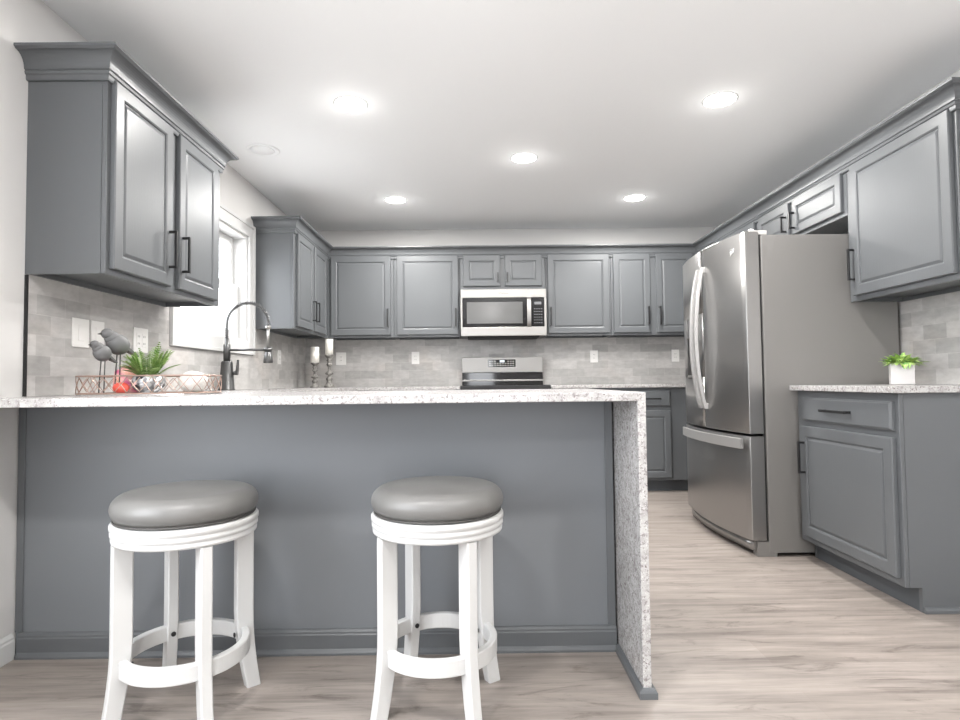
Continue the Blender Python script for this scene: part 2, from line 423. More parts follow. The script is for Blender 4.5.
# ------------------------------------------------------------------ cabinets
def raised(bm, x0, x1, z0, z1, fw_=.055, y=0):
    """raised-panel door, back at y, front towards -y"""
    wd, ht = x1-x0, z1-z0; fw_ = min(fw_, wd*.22, ht*.24)
    loops = [(0, -.001), (0, -.016), (.0035, -.0205), (fw_-.006, -.0205), (fw_, -.0175), (fw_+.002, -.0125), (fw_+.005, -.0125), (fw_+.016, -.0175), (fw_+.018, -.018)]
    rings = [[bm.verts.new(p) for p in ((x0+i, y+d, z0+i), (x1-i, y+d, z0+i), (x1-i, y+d, z1-i), (x0+i, y+d, z1-i))] for i, d in loops]
    bm.faces.new(rings[0])
    for a, b_ in zip(rings, rings[1:]):
        for k in range(4): bm.faces.new((a[k], a[(k+1) % 4], b_[(k+1) % 4], b_[k]))
    bm.faces.new(rings[-1]); return bm
def slab_front(bm, x0, x1, z0, z1, y=0):
    loops = [(0, -.001), (0, -.013), (.004, -.015), (.010, -.0205)]
    rings = [[bm.verts.new(p) for p in ((x0+i, y+d, z0+i), (x1-i, y+d, z0+i), (x1-i, y+d, z1-i), (x0+i, y+d, z1-i))] for i, d in loops]
    bm.faces.new(rings[0])
    for a, b_ in zip(rings, rings[1:]):
        for k in range(4): bm.faces.new((a[k], a[(k+1) % 4], b_[(k+1) % 4], b_[k]))
    bm.faces.new(rings[-1]); return bm
def pull(x, z, L, vertical=True, y=-.0205):
    b = NB(); t = .0065; pr = .034
    if vertical:
        box(b, x-t, x+t, y-pr, y-pr+.009, z, z+L, .0012, 1)
        for q in (z+.006, z+L-.006): box(b, x-t*.9, x+t*.9, y-pr+.004, y+.0005, q-.005, q+.005)
    else:
        box(b, x, x+L, y-pr, y-pr+.009, z-t, z+t, .0012, 1)
        for q in (x+.006, x+L-.006): box(b, q-.005, q+.005, y-pr+.004, y+.0005, z-t*.9, z+t*.9)
    return b
def cabinet(name, label, cat, loc, rz, wd, dp, ht, doors=(), drawers=(), toe=False, group=None, face_ht=None):
    """local frame: x along the face, y into the wall, z up from the cabinet's base; face frame at y 0"""
    t = thing(name, label, cat, loc, rz, group)
    b = NB(); e = .0008
    if toe:
        box(b, e, wd-e, .018, dp, .1, ht); box(b, e, .02, .068, dp, 0, .1); box(b, wd-.02, wd-e, .068, dp, 0, .1)
    else:
        box(b, .018, wd-.018, .018, dp, .022, ht); box(b, e, .0175, .018, dp, 0, ht); box(b, wd-.0175, wd-e, .018, dp, 0, ht)
        box(b, .018, wd-.018, dp-.02, dp, 0, .021)
    obj('carcass', b, 'cabinet_paint', t)
    b = NB(); box(b, e, wd-e, 0, .0175, .1 if toe else 0, face_ht or ht, .0015, 1); obj('face_frame', b, 'cabinet_paint', t)
    if toe:
        b = NB(); box(b, .021, wd-.021, .0685, .08, 0, .1); obj('toe_kick', b, 'toe_kick_paint', t)
    for d in doors:
        x0, x1, z0, z1 = d[:4]; o = obj('door', raised(NB(), x0, x1, z0, z1), 'cabinet_paint', t)
        if len(d) > 4: obj('handle', pull(*d[4]), 'black_metal', o)
    for d in drawers:
        x0, x1, z0, z1 = d[:4]; o = obj('drawer', slab_front(NB(), x0, x1, z0, z1), 'cabinet_paint', t)
        if len(d) > 4: obj('handle', pull(*d[4], vertical=False), 'black_metal', o)
    return t
def crown_prof(z0=0):
    p = [(-.004, ZT-.026), (.010, ZT-.026), (.012, ZT-.020), (.012, ZT-.008), (.017, ZT-.004), (.019, ZT+.004), (.016, ZT+.008), (.021, ZT+.012)]
    for k in range(9):
        a = k/8*PI/2; p.append((.021+.041*(1-math.cos(a)), ZT+.012+.051*math.sin(a)))
    p += [(.066, ZT+.067), (CR, ZT+.070), (CR, 2.179), (-.004, 2.179)]
    return p
UG = 'grey wall cabinets'
h0, hU = ZB, 2.176-ZB
DZ0, DZ1 = 1.383-h0, 2.088-h0
# left wall, near window
cab1 = cabinet('wall_cabinet', 'large grey two-door wall cabinet nearest on the left wall, before the window', 'cabinet', (XL+DU, Y1, h0), PI/2, Y2-Y1, DU-.0005, hU,
    doors=[(.022, .434, DZ0, DZ1, (.408, DZ0+.075, .165)), (.494, .885, DZ0, DZ1, (.522, DZ0+.075, .165))], group=UG)
b = NB(); sweep_profile(b, [(XL+.001, Y1), (XL+DU, Y1), (XL+DU, Y2), (XL+.001, Y2)], crown_prof()); obj('crown_molding', b, 'cabinet_paint', cab1, True)
b = NB()
box(b, .0185, Y2-Y1-.0185, .019, .030, .0, .0215); obj('light_rail', b, 'cabinet_paint', cab1)
# left wall, beyond the window, up to the back run
LW = YB-DU-Y3-.001
cabinet('wall_cabinet', 'grey two-door wall cabinet on the left wall just past the window', 'cabinet', (XL+DU, Y3, h0), PI/2, LW, DU-.0005, hU,
    doors=[(.05, .47, DZ0, DZ1, (.445, DZ0+.075, .165)), (.51, .90, DZ0, DZ1, (.535, DZ0+.075, .165))], group=UG)
# back wall, left to right
YU = YB-DU
def back_cab(label, x0, x1, doors, z0=h0):
    dd = []
    for d in doors:
        zz0, zz1 = (d[2], d[3]) if len(d) > 3 and d[2] is not None else (1.383, 2.100)
        hx = d[4] if len(d) > 4 else None; L = d[5] if len(d) > 5 else .165
        dd.append((d[0]-x0, d[1]-x0, zz0-z0, zz1-z0) + (((hx-x0, zz0-z0+(.07 if L > .1 else .035), L),) if hx is not None else ()))
    return cabinet('wall_cabinet', label, 'cabinet', (x0, YU, z0), 0, x1-x0, DU-.0005, 2.176-z0, doors=dd, group=UG)
back_cab('grey single-door wall cabinet in the left corner of the back wall, above the candles', XL+DU+.001, -.745, [(-1.315, -.772, None, None, -.797)])
back_cab('grey single-door wall cabinet on the back wall directly left of the microwave', -.744, -.143, [(-.717, -.158, None, None, -.182)])
back_cab('short grey two-door wall cabinet above the microwave', -.142, .632, [(-.112, .222, 1.818, 2.100, .200, .085), (.266, .600, 1.818, 2.100, .288, .085)], z0=1.785)
back_cab('grey single-door wall cabinet on the back wall directly right of the microwave', .633, 1.229, [(.653, 1.211, None, None, .676)])
back_cab('grey two-door wall cabinet at the right end of the back wall, beside the refrigerator', 1.230, XR-DU-.002, [(1.250, 1.586, None, None, 1.561), (1.642, 1.975, None, None, 1.667)])
# right wall (face towards -X): local x runs towards the camera
XU = XR-DU
def right_cab(label, yfar, ynear, doors, z0=h0):
    dd = [(yfar-d[1], yfar-d[0], d[2]-z0, d[3]-z0, (yfar-d[4], d[5]-z0, d[6])) for d in doors]
    return cabinet('wall_cabinet', label, 'cabinet', (XU, yfar, z0), -PI/2, yfar-ynear, DU-.0005, 2.176-z0, doors=dd, group=UG)
right_cab('large grey single-door wall cabinet over the potted plant, nearest on the right wall', 3.150, Y4, [(2.437, 3.098, 1.388, 2.090, 3.080, 1.468, .168)])
right_cab('short grey two-door wall cabinet above the refrigerator', 4.150, 3.151, [(3.178, 3.672, 1.862, 2.082, 3.648, 1.895, .105), (3.722, 4.12, 1.862, 2.082, 3.748, 1.895, .105)], z0=1.838)
right_cab('grey wall cabinet in the far right corner, mostly behind the refrigerator', YU-.001, 4.151, [(4.18, 4.68, 1.383, 2.090, 4.65, 1.455, .165), (4.72, 5.22, 1.383, 2.090, 4.75, 1.455, .165)])
cpath = [(XL+.001, Y3), (XL+DU+.0005, Y3), (XL+DU+.0005, YU-.0005), (XU-.0005, YU-.0005), (XU-.0005, Y4), (XR-.001, Y4)]
for rng, lab in (((0, 2), 'grey crown molding on top of the left wall cabinet past the window'), ((2, 3), 'long grey crown molding along the top of the back wall cabinets'), ((3, 5), 'long grey crown molding rising over the refrigerator along the right wall cabinets')):
    b = NB(); sweep_profile(b, cpath, crown_prof(), rng)
    tag(obj('crown_molding', b, 'cabinet_paint'), lab, 'molding')

# base cabinets
XB = XR-DB
cabinet('base_cabinet', 'grey one-drawer base cabinet nearest on the right, under the potted plant', 'cabinet', (XB, 3.145, 0), -PI/2, 3.145-2.390, DB-.001, CT0-.001, toe=True,
    doors=[(3.145-3.098, 3.145-2.413, .133, .703, (3.145-3.060, .458, .165))], drawers=[(3.145-3.075, 3.145-2.413, .732, .852, (3.145-2.87, .793, .20))], group='grey base cabinets')
shoe = [(0.0005, 0), (.012, 0), (.012, .012), (.008, .020), (.0005, .024)]
b = NB(); sweep_profile(b, [(XB+.069, 2.389), (XR-.002, 2.389)], shoe)
tag(obj('shoe_molding', b, 'cabinet_paint'), 'grey shoe molding at the foot of the nearest right base cabinet', 'molding')
YBB = YB-DB
cabinet('base_cabinet', 'grey base cabinet with drawers and doors on the back wall between range and refrigerator', 'cabinet', (.632, YBB, 0), 0, XR-.634, DB-.001, CT0-.001, toe=True,
    doors=[(.03, .52, .123, .692, (.495, .45, .165)), (.56, 1.013, .123, .692, (.585, .45, .165))],
    drawers=[(.03, .52, .728, .858, (.19, .793, .165)), (.56, 1.013, .728, .858, (.76, .793, .165))], group='grey base cabinets')
cabinet('base_cabinet', 'grey base cabinet on the back wall left of the range, hidden behind the peninsula', 'cabinet', (XL+DB+.03, YBB, 0), 0, -.143-(XL+DB+.03), DB-.001, CT0-.001, toe=True,
    doors=[(.12, .47, .123, .692, (.445, .50, .165)), (.50, .85, .123, .692, (.525, .50, .165))], drawers=[(.12, .85, .728, .858, (.40, .793, .165))], group='grey base cabinets')
cabinet('base_cabinet', 'long grey sink base cabinet under the kitchen window', 'cabinet', (XL+DB, 2.765, 0), PI/2, YB-DB-2.767, DB-.001, CT0-.22, toe=True, face_ht=CT0-.001,
    doors=[(.40, .80, .123, .63, (.775, .45, .165)), (.84, 1.24, .123, .63, (.865, .45, .165)), (1.28, 1.70, .123, .63, (1.305, .45, .165))],
    drawers=[(.40, 1.24, .66, .858), (1.28, 1.70, .66, .858, (1.40, .76, .165))], group='grey base cabinets')
# peninsula
pen = thing('peninsula_cabinet', 'wide grey peninsula base with flat back panel behind the two bar stools', 'peninsula', (XL+.002, YP, 0))
b = NB(); box(b, XL+.003, XP-.004, YP+.012, 2.70, .0, CT0-.001); obj('carcass', b, 'panel_lit_paint', pen, True)
b = NB(); box(b, XL+.003, XP-.004, YP, YP+.0115, .0, CT0-.001, .001, 1); obj('back_panel', b, 'panel_lit_paint', pen, True)
for x0, x1 in ((XL+.004, XL+.030), (XP-.034, XP-.005)):
    b = NB(); box(b, x0, x1, YP-.006, YP-.0003, .086, CT0-.001, .002, 1); obj('corner_batten', b, 'cabinet_paint', pen, True)
b = NB(); sweep_profile(b, [(XL+.018, YP), (XP-.005, YP)], [(.0003, 0), (.024, 0), (.024, .008), (.018, .016), (.014, .020), (.014, .066), (.011, .070), (.011, .076), (.006, .083), (.0003, .086)])
obj('baseboard', b, 'cabinet_paint', pen, True)

# countertops
ctop = thing('countertop', 'speckled white granite countertop of the peninsula with waterfall end, running under the window', 'countertop', (XL, YW, CT0))
b = NB(); BV = .003
box(b, XL+.0015, XP+.0265, YW, 2.745, CT0, CT, BV)
sx0, sx1, sy0, sy1 = XL+.20, XL+.56, 3.32, 4.06
xe = XL+DB+.028
box(b, XL+.0015, sx0, 2.744, YB-.001, CT0+.0002, CT-.0002); box(b, sx1, xe, 2.744, YBB-.03, CT0+.0002, CT-.0002)
box(b, sx0, sx1, 2.744, sy0, CT0+.0002, CT-.0002); box(b, sx0, sx1, sy1, YBB-.03, CT0+.0002, CT-.0002)
box(b, sx0, -.144, YBB-.03, YB-.001, CT0+.0002, CT-.0002)
obj('slab', b, 'granite', ctop, True)
b = NB(); box(b, XP+.0005, XP+.0265, YW+.0005, 2.7445, .001, CT0+.002, BV); obj('waterfall_panel', b, 'granite', ctop, True)
b = NB()
sweep_profile(b, [(XP-.001, YP-.026), (XP-.001, YW-.001), (XP+.028, YW-.001), (XP+.028, 2.744)][::-1], [(.0005, 0), (-.0, 0), (.013, 0), (.013, .018), (.009, .026), (.0005, .030)])
b.free(); b = NB()
sweep_profile(b, [(XP-.0005, YP-.026), (XP-.0005, YW-.0005), (XP+.0275, YW-.0005), (XP+.0275, 2.744)], [(.0005, 0), (.013, 0), (.013, .018), (.009, .026), (.0005, .030)])
tag(obj('shoe_molding', b, 'cabinet_paint'), 'grey shoe molding wrapped round the foot of the granite waterfall end', 'molding')
b = NB()
g = .012
box(b, sx0-g, sx1+g, sy0-g, sy0, CT0-.21, CT0-.001); box(b, sx0-g, sx1+g, sy1, sy1+g, CT0-.21, CT0-.001)
box(b, sx0-g, sx0, sy0, sy1, CT0-.21, CT0-.001); box(b, sx1, sx1+g, sy0, sy1, CT0-.21, CT0-.001); box(b, sx0-g, sx1+g, sy0-g, sy1+g, CT0-.219, CT0-.21)
tag(obj('sink_basin', b, 'stainless_steel'), 'undermount steel sink basin below the kitchen window', 'sink')
b = NB(); box(b, XB-.042, XR-.0015, 2.362, 3.148, CT0, CT, BV)
tag(obj('countertop', b, 'granite'), 'short speckled white granite countertop under the potted plant, right of the refrigerator', 'countertop')
b = NB(); box(b, .630, XR-.010, YBB-.03, YB-.0095, CT0, CT, BV)
tag(obj('countertop', b, 'granite'), 'speckled white granite countertop on the back wall right of the range', 'countertop')

# ------------------------------------------------------------------ refrigerator
fy0, fy1 = 3.157, 4.115; yc = (fy0+fy1)/2
fr = thing('refrigerator', 'stainless French-door refrigerator with bottom freezer against the right wall', 'refrigerator', (XR-.4, yc, 0))
XC = 1.556
b = NB(); box(b, XC, XR-.03, fy0, fy1, .02, 1.737, .004); obj('cabinet_body', b, 'fridge_side', fr, True, label='plain grey painted side and case')
def front_x(y): return 1.468-.052*(1-((y-yc)/(fy1-fy0)*2)**2)
def curved_slab(b, ya, yb, z0, z1, xb=XC-.012, n=10, off=0):
    A = []
    for k in range(n+1):
        y = ya+(yb-ya)*k/n; x = front_x(y)-off
        A.append([b.verts.new((x, y, z0)), b.verts.new((x, y, z1)), b.verts.new((xb, y, z1)), b.verts.new((xb, y, z0))])
    for p, q in zip(A, A[1:]):
        for j in range(4):
            f = b.faces.new((p[j], p[(j+1) % 4], q[(j+1) % 4], q[j])); f.smooth = (j == 0)
    b.faces.new(A[0]); b.faces.new(A[-1][::-1])
def bev_obj(o, wdt=.0025):
    m = o.modifiers.new('bevel', 'BEVEL'); m.width = wdt; m.segments = 2; m.limit_method = 'ANGLE'; m.angle_limit = math.radians(50)
    return o
ZS, ZTOP = .655, 1.757
b = NB(); curved_slab(b, fy0, yc-.003, ZS, ZTOP); nd = bev_obj(obj('door', b, 'stainless_steel', fr, True))
b = NB()
dy0, dy1, dz0, dz1 = 3.735, 3.985, .965, 1.365
curved_slab(b, yc+.003, fy1, ZS, dz0); curved_slab(b, yc+.003, fy1, dz1, ZTOP); curved_slab(b, yc+.003, dy0, dz0, dz1, n=4); curved_slab(b, dy1, fy1, dz0, dz1, n=4)
fd = obj('door', b, 'stainless_steel', fr, True)
b = NB()
curved_slab(b, dy0-.006, dy0+.010, dz0-.006, dz1+.006, n=2, off=.003); curved_slab(b, dy1-.010, dy1+.006, dz0-.006, dz1+.006, n=2, off=.003)
curved_slab(b, dy0, dy1, dz1-.010, dz1+.006, n=6, off=.003); curved_slab(b, dy0, dy1, dz0-.006, dz0+.016, n=6, off=.004)
curved_slab(b, dy0, dy1, 1.225, 1.240, n=6, off=.006)
dp_ = obj('dispenser_frame', b, 'bright_steel', fd, True)
b = NB(); curved_slab(b, dy0+.010, dy1-.010, 1.240, dz1-.010, n=6, off=-.004); obj('dispenser_controls', b, 'keypad_grey', fd, True)
b = NB(); box(b, XC-.030, XC-.013, dy0, dy1, dz0, 1.24); box(b, 1.445, 1.47, dy0+.09, dy0+.14, 1.12, 1.225, .003); obj('dispenser_recess', b, 'dark_gap', fd, True)
b = NB(); curved_slab(b, fy0, fy1, .085, ZS-.014, n=18); fz = bev_obj(obj('freezer_drawer', b, 'stainless_steel', fr, True))
b = NB(); box(b, XC-.012, XC-.0005, fy0+.012, fy1-.012, .085, 1.745); obj('door_gasket', b, 'dark_gap', fr, True)
# handles
def bow_handle(y, z0, z1, o):
    n = 24; pts = []
    for k in range(n+1):
        t = k/n; z = z0+(z1-z0)*t; x = front_x(y)-.012-.050*math.sin(PI*t)**.75
        pts.append((x, y, z))
    b = NB(); rect_sweep(b, pts, (0, 1, 0), .013, .010)
    box(b, pts[0][0]-.004, front_x(y)+.004, y-.012, y+.012, z0-.004, z0+.03, .002); box(b, pts[0][0]-.004, front_x(y)+.004, y-.012, y+.012, z1-.03, z1+.004, .002)
    obj('handle', b, 'handle_steel', o, True)
bow_handle(yc-.038, .775, 1.640, nd); bow_handle(yc+.038, .775, 1.640, fd)
b = NB(); pts = []; ss = []
for k in range(21):
    y = fy0+.018+(fy1-fy0-.115)*k/20; pts.append((front_x(y)-.033, y, .602))
rect_sweep(b, pts, (0, 0, 1), .028, .008)
for y in (fy0+.075, fy1-.135): box(b, front_x(y)-.028, front_x(y)+.003, y-.012, y+.012, .588, .616, .002)
obj('handle', b, 'handle_steel', fz, True)
b = NB(); curved_slab(b, fy0+.02, fy1-.02, .028, .078, xb=XC+.02, off=-.02); obj('base_grille', b, 'stainless_steel', fr, True)
for ya in (fy0+.002, fy1-.062):
    b = NB(); box(b, 1.497, 1.60, ya, ya+.06, 0, .0795, .003); obj('foot', b, 'fridge_side', fr, True)
b = NB(); box(b, XC+.25, XR-.1, fy0+.05, fy1-.05, 0, .0195); obj('roller_base', b, 'dark_gap', fr, True)
for ya in (fy0+.002, fy1-.092):
    b = NB(); box(b, 1.502, 1.592, ya, ya+.045, 1.7375, 1.762, .004); lathe(b, [(0, 1.758), (.013, 1.758), (.013, 1.772), (0, 1.772)], 1.515, ya+.022, 0, 16); obj('hinge_cover', b, 'fridge_trim', fr, True)
def text_mesh(txt, size, ext=.0008):
    cu = bpy.data.curves.new('lettering', 'FONT'); cu.body = txt; cu.size = size; cu.extrude = ext; cu.align_x = 'CENTER'; cu.align_y = 'CENTER'
    to = bpy.data.objects.new('lettering', cu); COL.objects.link(to)
    bpy.context.view_layer.update()
    me = bpy.data.meshes.new_from_object(to.evaluated_get(bpy.context.evaluated_depsgraph_get())); bpy.data.objects.remove(to); bpy.data.curves.remove(cu)
    b = NB(); b.from_mesh(me); bpy.data.meshes.remove(me); return b
b = text_mesh('Whirlpool', .034)
ye = 3.285; sl = math.atan2(front_x(ye+.01)-front_x(ye-.01), .02)
ring = [(.062*math.cos(2*PI*k/30)-.012, .018*math.sin(2*PI*k/30+.25), 0) for k in range(30)]
tube(b, ring, .0012, 5, closed=True)
M = Matrix.Translation((front_x(ye)-.0012, ye, 1.665)) @ Matrix(((0, 0, -1, 0), (-1, 0, 0, 0), (0, 1, 0, 0), (0, 0, 0, 1)))
bmesh.ops.rotate(b, verts=b.verts[:], cent=(0, 0, 0), matrix=Matrix.Rotation(0, 3, 'Y'))
bmesh.ops.transform(b, matrix=M @ Matrix.Rotation(sl, 4, 'Y'), verts=b.verts[:])
obj('brand_emblem', b, 'emblem_silver', nd, True)

# ------------------------------------------------------------------ microwave
mw = thing('microwave_oven', 'stainless over-the-range microwave with black glass front, above the range', 'microwave', (.24, 5.4, 1.357))
mx0, mx1, mz0, mz1, myf = -.137, .626, 1.357, 1.776, 5.185
b = NB(); box(b, mx0+.004, mx1-.004, myf+.03, YB-.012, mz0+.004, mz1); obj('case', b, 'gunmetal', mw, True)
b = NB()
box(b, mx0, mx1, myf, myf+.03, 1.697, mz1-.002, .004); box(b, mx0, mx1, myf, myf+.03, mz0, 1.437, .004)
box(b, mx0, mx0+.016, myf+.001, myf+.03, 1.437, 1.697); box(b, mx1-.018, mx1, myf+.001, myf+.03, 1.437, 1.697)
obj('front_frame', b, 'bright_steel', mw, True)
b = NB(); box(b, mx0+.0165, .498, myf+.003, myf+.03, 1.438, 1.696, .002, 1); md = obj('door', b, 'black_glass', mw, True)
b = NB(); box(b, mx0+.055, .415, myf+.0015, myf+.0028, 1.468, 1.660); obj('window', b, 'microwave_window', md, True)
b = NB(); rect_sweep(b, [(.470, myf-.006-.022*math.sin(PI*k/12)**.5, 1.442+.25*k/12) for k in range(13)], (1, 0, 0), .018, .007)
box(b, .458, .482, myf-.008, myf+.003, 1.444, 1.458); box(b, .458, .482, myf-.008, myf+.003, 1.676, 1.690); obj('handle', b, 'bright_steel', md, True)
b = NB(); box(b, .500, mx1-.0185, myf+.003, myf+.03, 1.438, 1.696, .002, 1); cp = obj('control_panel', b, 'black_glass', mw, True)
b = NB(); box(b, .520, .582, myf+.0015, myf+.0028, 1.634, 1.658); obj('display', b, 'keypad_grey', cp, True)
b = NB()
for i in range(4):
    for j in range(6): box(b, .516+i*.020, .529+i*.020, myf+.0015, myf+.0028, 1.468+j*.025, 1.474+j*.025)
obj('keypad', b, 'keypad_grey', cp, True)
b = text_mesh('Whirlpool', .022); bmesh.ops.transform(b, matrix=Matrix.Translation((.245, myf-.0008, 1.737)) @ Matrix.Rotation(PI/2, 4, 'X'), verts=b.verts[:]); obj('brand_lettering', b, 'gunmetal', mw, True)
b = NB(); box(b, mx0+.06, mx1-.06, myf+.04, YB-.06, mz0-.010, mz0+.0035, .003); obj('vent_grille', b, 'dark_gap', mw, True)

# ------------------------------------------------------------------ range
rg = thing('kitchen_range', 'stainless electric range with black glass cooktop and rear control panel', 'range', (.245, 5.25, 0))
r0, r1 = -.138, .622; ryf = 4.945
b = NB(); box(b, r0+.002, r1-.002, ryf+.03, YB-.012, .03, .895); box(b, r0+.06, r1-.06, ryf+.08, YB-.06, 0, .03); obj('body', b, 'fridge_side', rg, True)
b = NB(); box(b, r0+.001, r1-.001, ryf+.002, 5.475, .8965, .921, .004); obj('cooktop', b, 'black_glass', rg, True)
b = NB(); box(b, r0, r1, ryf-.018, ryf+.0015, .882, .917, .004); obj('cooktop_trim', b, 'black_metal', rg, True)
b = NB()
box(b, r0+.002, r1-.002, 5.50, YB-.012, .8965, 1.035); obj('backguard_base', b, 'black_glass', rg, True)
b = NB(); box(b, r0, r1, 5.485, YB-.012, 1.036, 1.180, .005); box(b, r0+.004, r1-.004, 5.47, 5.499, .955, .970, .002)
bgd = obj('backguard', b, 'bright_steel', rg, True)
b = NB(); box(b, .108, .365, 5.482, 5.4848, 1.088, 1.158); pn = obj('control_panel', b, 'black_glass', bgd, True)
b = NB(); box(b, .218, .262, 5.4805, 5.4818, 1.132, 1.150); obj('clock_display', b, 'display_lit', pn, True)
b = NB()
for i in range(10):
    for j in range(3):
        if 3 <= i <= 6 and j == 2: continue
        box(b, .118+i*.0245, .130+i*.0245, 5.4805, 5.4818, 1.097+j*.020, 1.104+j*.020)
obj('keypad', b, 'outlet_plastic', pn, True)
b = NB(); box(b, r0+.004, r1-.004, ryf-.012, ryf+.029, .26, .875, .005); od = obj('oven_door', b, 'stainless_steel', rg, True)
b = NB(); box(b, r0+.12, r1-.12, ryf-.0145, ryf-.0125, .38, .72); obj('window', b, 'black_glass', od, True)
b = NB(); box(b, r0+.05, r1-.05, ryf-.062, ryf-.042, .80, .82, .006)
for x in (r0+.08, r1-.08): box(b, x-.01, x+.01, ryf-.045, ryf-.012, .80, .82, .002)
obj('handle', b, 'bright_steel', od, True)
b = NB(); box(b, r0+.004, r1-.004, ryf-.008, ryf+.029, .06, .25, .005); obj('storage_drawer', b, 'stainless_steel', rg, True)

# ------------------------------------------------------------------ faucet
fx, fyy = -1.562, 3.67
fc = thing('kitchen_faucet', 'tall dark spring-neck faucet arching in front of the window', 'faucet', (fx, fyy, CT))
b = NB(); lathe(b, [(0, 0), (.050, 0), (.050, .006), (.046, .010), (.034, .172), (.030, .182), (0, .182)], 0, 0, 0.0005, 28); obj('base', b, 'gunmetal', fc)
b = NB(); lathe(b, [(0, .182), (.021, .182), (.021, .285), (.014, .290), (.014, .33), (0, .33)], n=24); obj('neck', b, 'gunmetal', fc)
pts = [(0, 0, .30+.10*k/6) for k in range(6)]
for k in range(0, 25): a = PI-PI*1.06*k/24; pts.append((.130+.130*math.cos(a), 0, .418+.130*math.sin(a)))
e = pts[-1]
b = NB(); tube(b, pts, .0058, 8); hose = obj('hose', b, 'gunmetal', fc)
b = NB(); hp = []; turns = 40; P_ = [Vector(p) for p in pts]
L = [0]
for p, q in zip(P_, P_[1:]): L.append(L[-1]+(q-p).length)
for k in range(turns*8+1):
    sL = L[-1]*k/(turns*8); i = max(j for j in range(len(L)) if L[j] <= sL+1e-9); i = min(i, len(P_)-2)
    t = (sL-L[i])/(L[i+1]-L[i]); p = P_[i].lerp(P_[i+1], t); d = (P_[i+1]-P_[i]).normalized(); n_ = Vector((0, 1, 0)); m_ = d.cross(n_)
    a = 2*PI*k/8; hp.append(p+(n_*math.cos(a)+m_*math.sin(a))*.0112)
tube(b, hp, .0028, 5); obj('spring_coil', b, 'gunmetal', hose)
b = NB(); tube(b, [e, (e[0], 0, .255)], .0085, 10); lathe(b, [(0, e[2]-.012), (.016, e[2]-.012), (.016, e[2]+.008), (0, e[2]+.008)], e[0], 0, 0, 16); obj('spray_tube', b, 'bright_steel', fc)
b = NB(); lathe(b, [(0, .168), (.028, .168), (.030, .176), (.017, .262), (0, .262)], e[0], 0, 0, 24); obj('spray_head', b, 'gunmetal', fc)
b = NB(); tube(b, [(0.015, 0, .252), (e[0]-.012, 0, .252)], .0075, 10); lathe(b, [(.019, .242), (.024, .242), (.024, .264), (.019, .264), (.019, .242)], e[0], 0, 0, 20); obj('docking_arm', b, 'gunmetal', fc)
b = NB(); tube(b, [(.028, 0, .105), (.062, 0, .110)], .012, 12); rect_sweep(b, [(.060, 0, .095), (.066, 0, .13), (.070, 0, .19)], (0, 1, 0), [.014, .013, .009], [.007, .006, .004]); obj('lever', b, 'gunmetal', fc)

# ------------------------------------------------------------------ outlets and switches
def plate(name, label, cat, face, u, z, wd=.072, ht=.116, kind='outlet', group=None):
    """face: 'left' (on XL) or 'back' (on YB); u = centre along the wall"""
    if face == 'left': t = thing(name, label, cat, (XL+TT+.0003, u, z), PI/2, group)
    elif face == 'back': t = thing(name, label, cat, (u, YB-TT-.0003, z), 0, group)
    b = NB(); box(b, -wd/2, wd/2, -.006, 0, -ht/2, ht/2, .002); obj('cover_plate', b, 'outlet_plastic', t)
    n = 2 if wd > .1 else 1
    for k in range(n):
        xc = (k-(n-1)/2)*.046
        if kind == 'switch':
            b = NB(); box(b, xc-.017, xc+.017, -.009, -.0062, -.033, .033, .001, 1); obj('rocker', b, 'outlet_plastic', t)
        else:
            b = NB(); box(b, xc-.017, xc+.017, -.008, -.0062, -.033, .033, .001, 1); rc = obj('receptacle', b, 'outlet_plastic', t)
            for zz in (-.017, .017):
                for dx in (-.006, .006): b = NB(); box(b, xc+dx-.001, xc+dx+.001, -.0086, -.0081, zz-.004, zz+.005); obj('slot', b, 'dark_gap', rc)
plate('light_switch', 'white double switch plate on the left tile wall, the one nearer the tile edge', 'switch', 'left', 2.413, 1.170, .100, .118, 'switch')
plate('light_switch', 'white switch plate directly beside the double plate, above the bird figurines', 'switch', 'left', 2.521, 1.170, .085, .118, 'switch')
plate('wall_outlet', 'white wall outlet on the left tiles behind the fern', 'outlet', 'left', 2.844, 1.170, .120, .118)
plate('wall_outlet', 'white wall outlet on the left tiles past the faucet, under the far cabinet', 'outlet', 'left', 4.838, 1.172, .078, .116)
plate('wall_outlet', 'white wall outlet on the back tiles just right of the candles', 'outlet', 'back', -1.290, 1.185, .095, .120)
plate('wall_outlet', 'white wall outlet on the back tiles left of the range', 'outlet', 'back', -.582, 1.185)
plate('wall_outlet', 'white wall outlet on the back tiles right of the range', 'outlet', 'back', 1.122, 1.182)
plate('wall_outlet', 'white wall outlet on the back tiles touching the refrigerator edge in view', 'outlet', 'back', 1.900, 1.182)

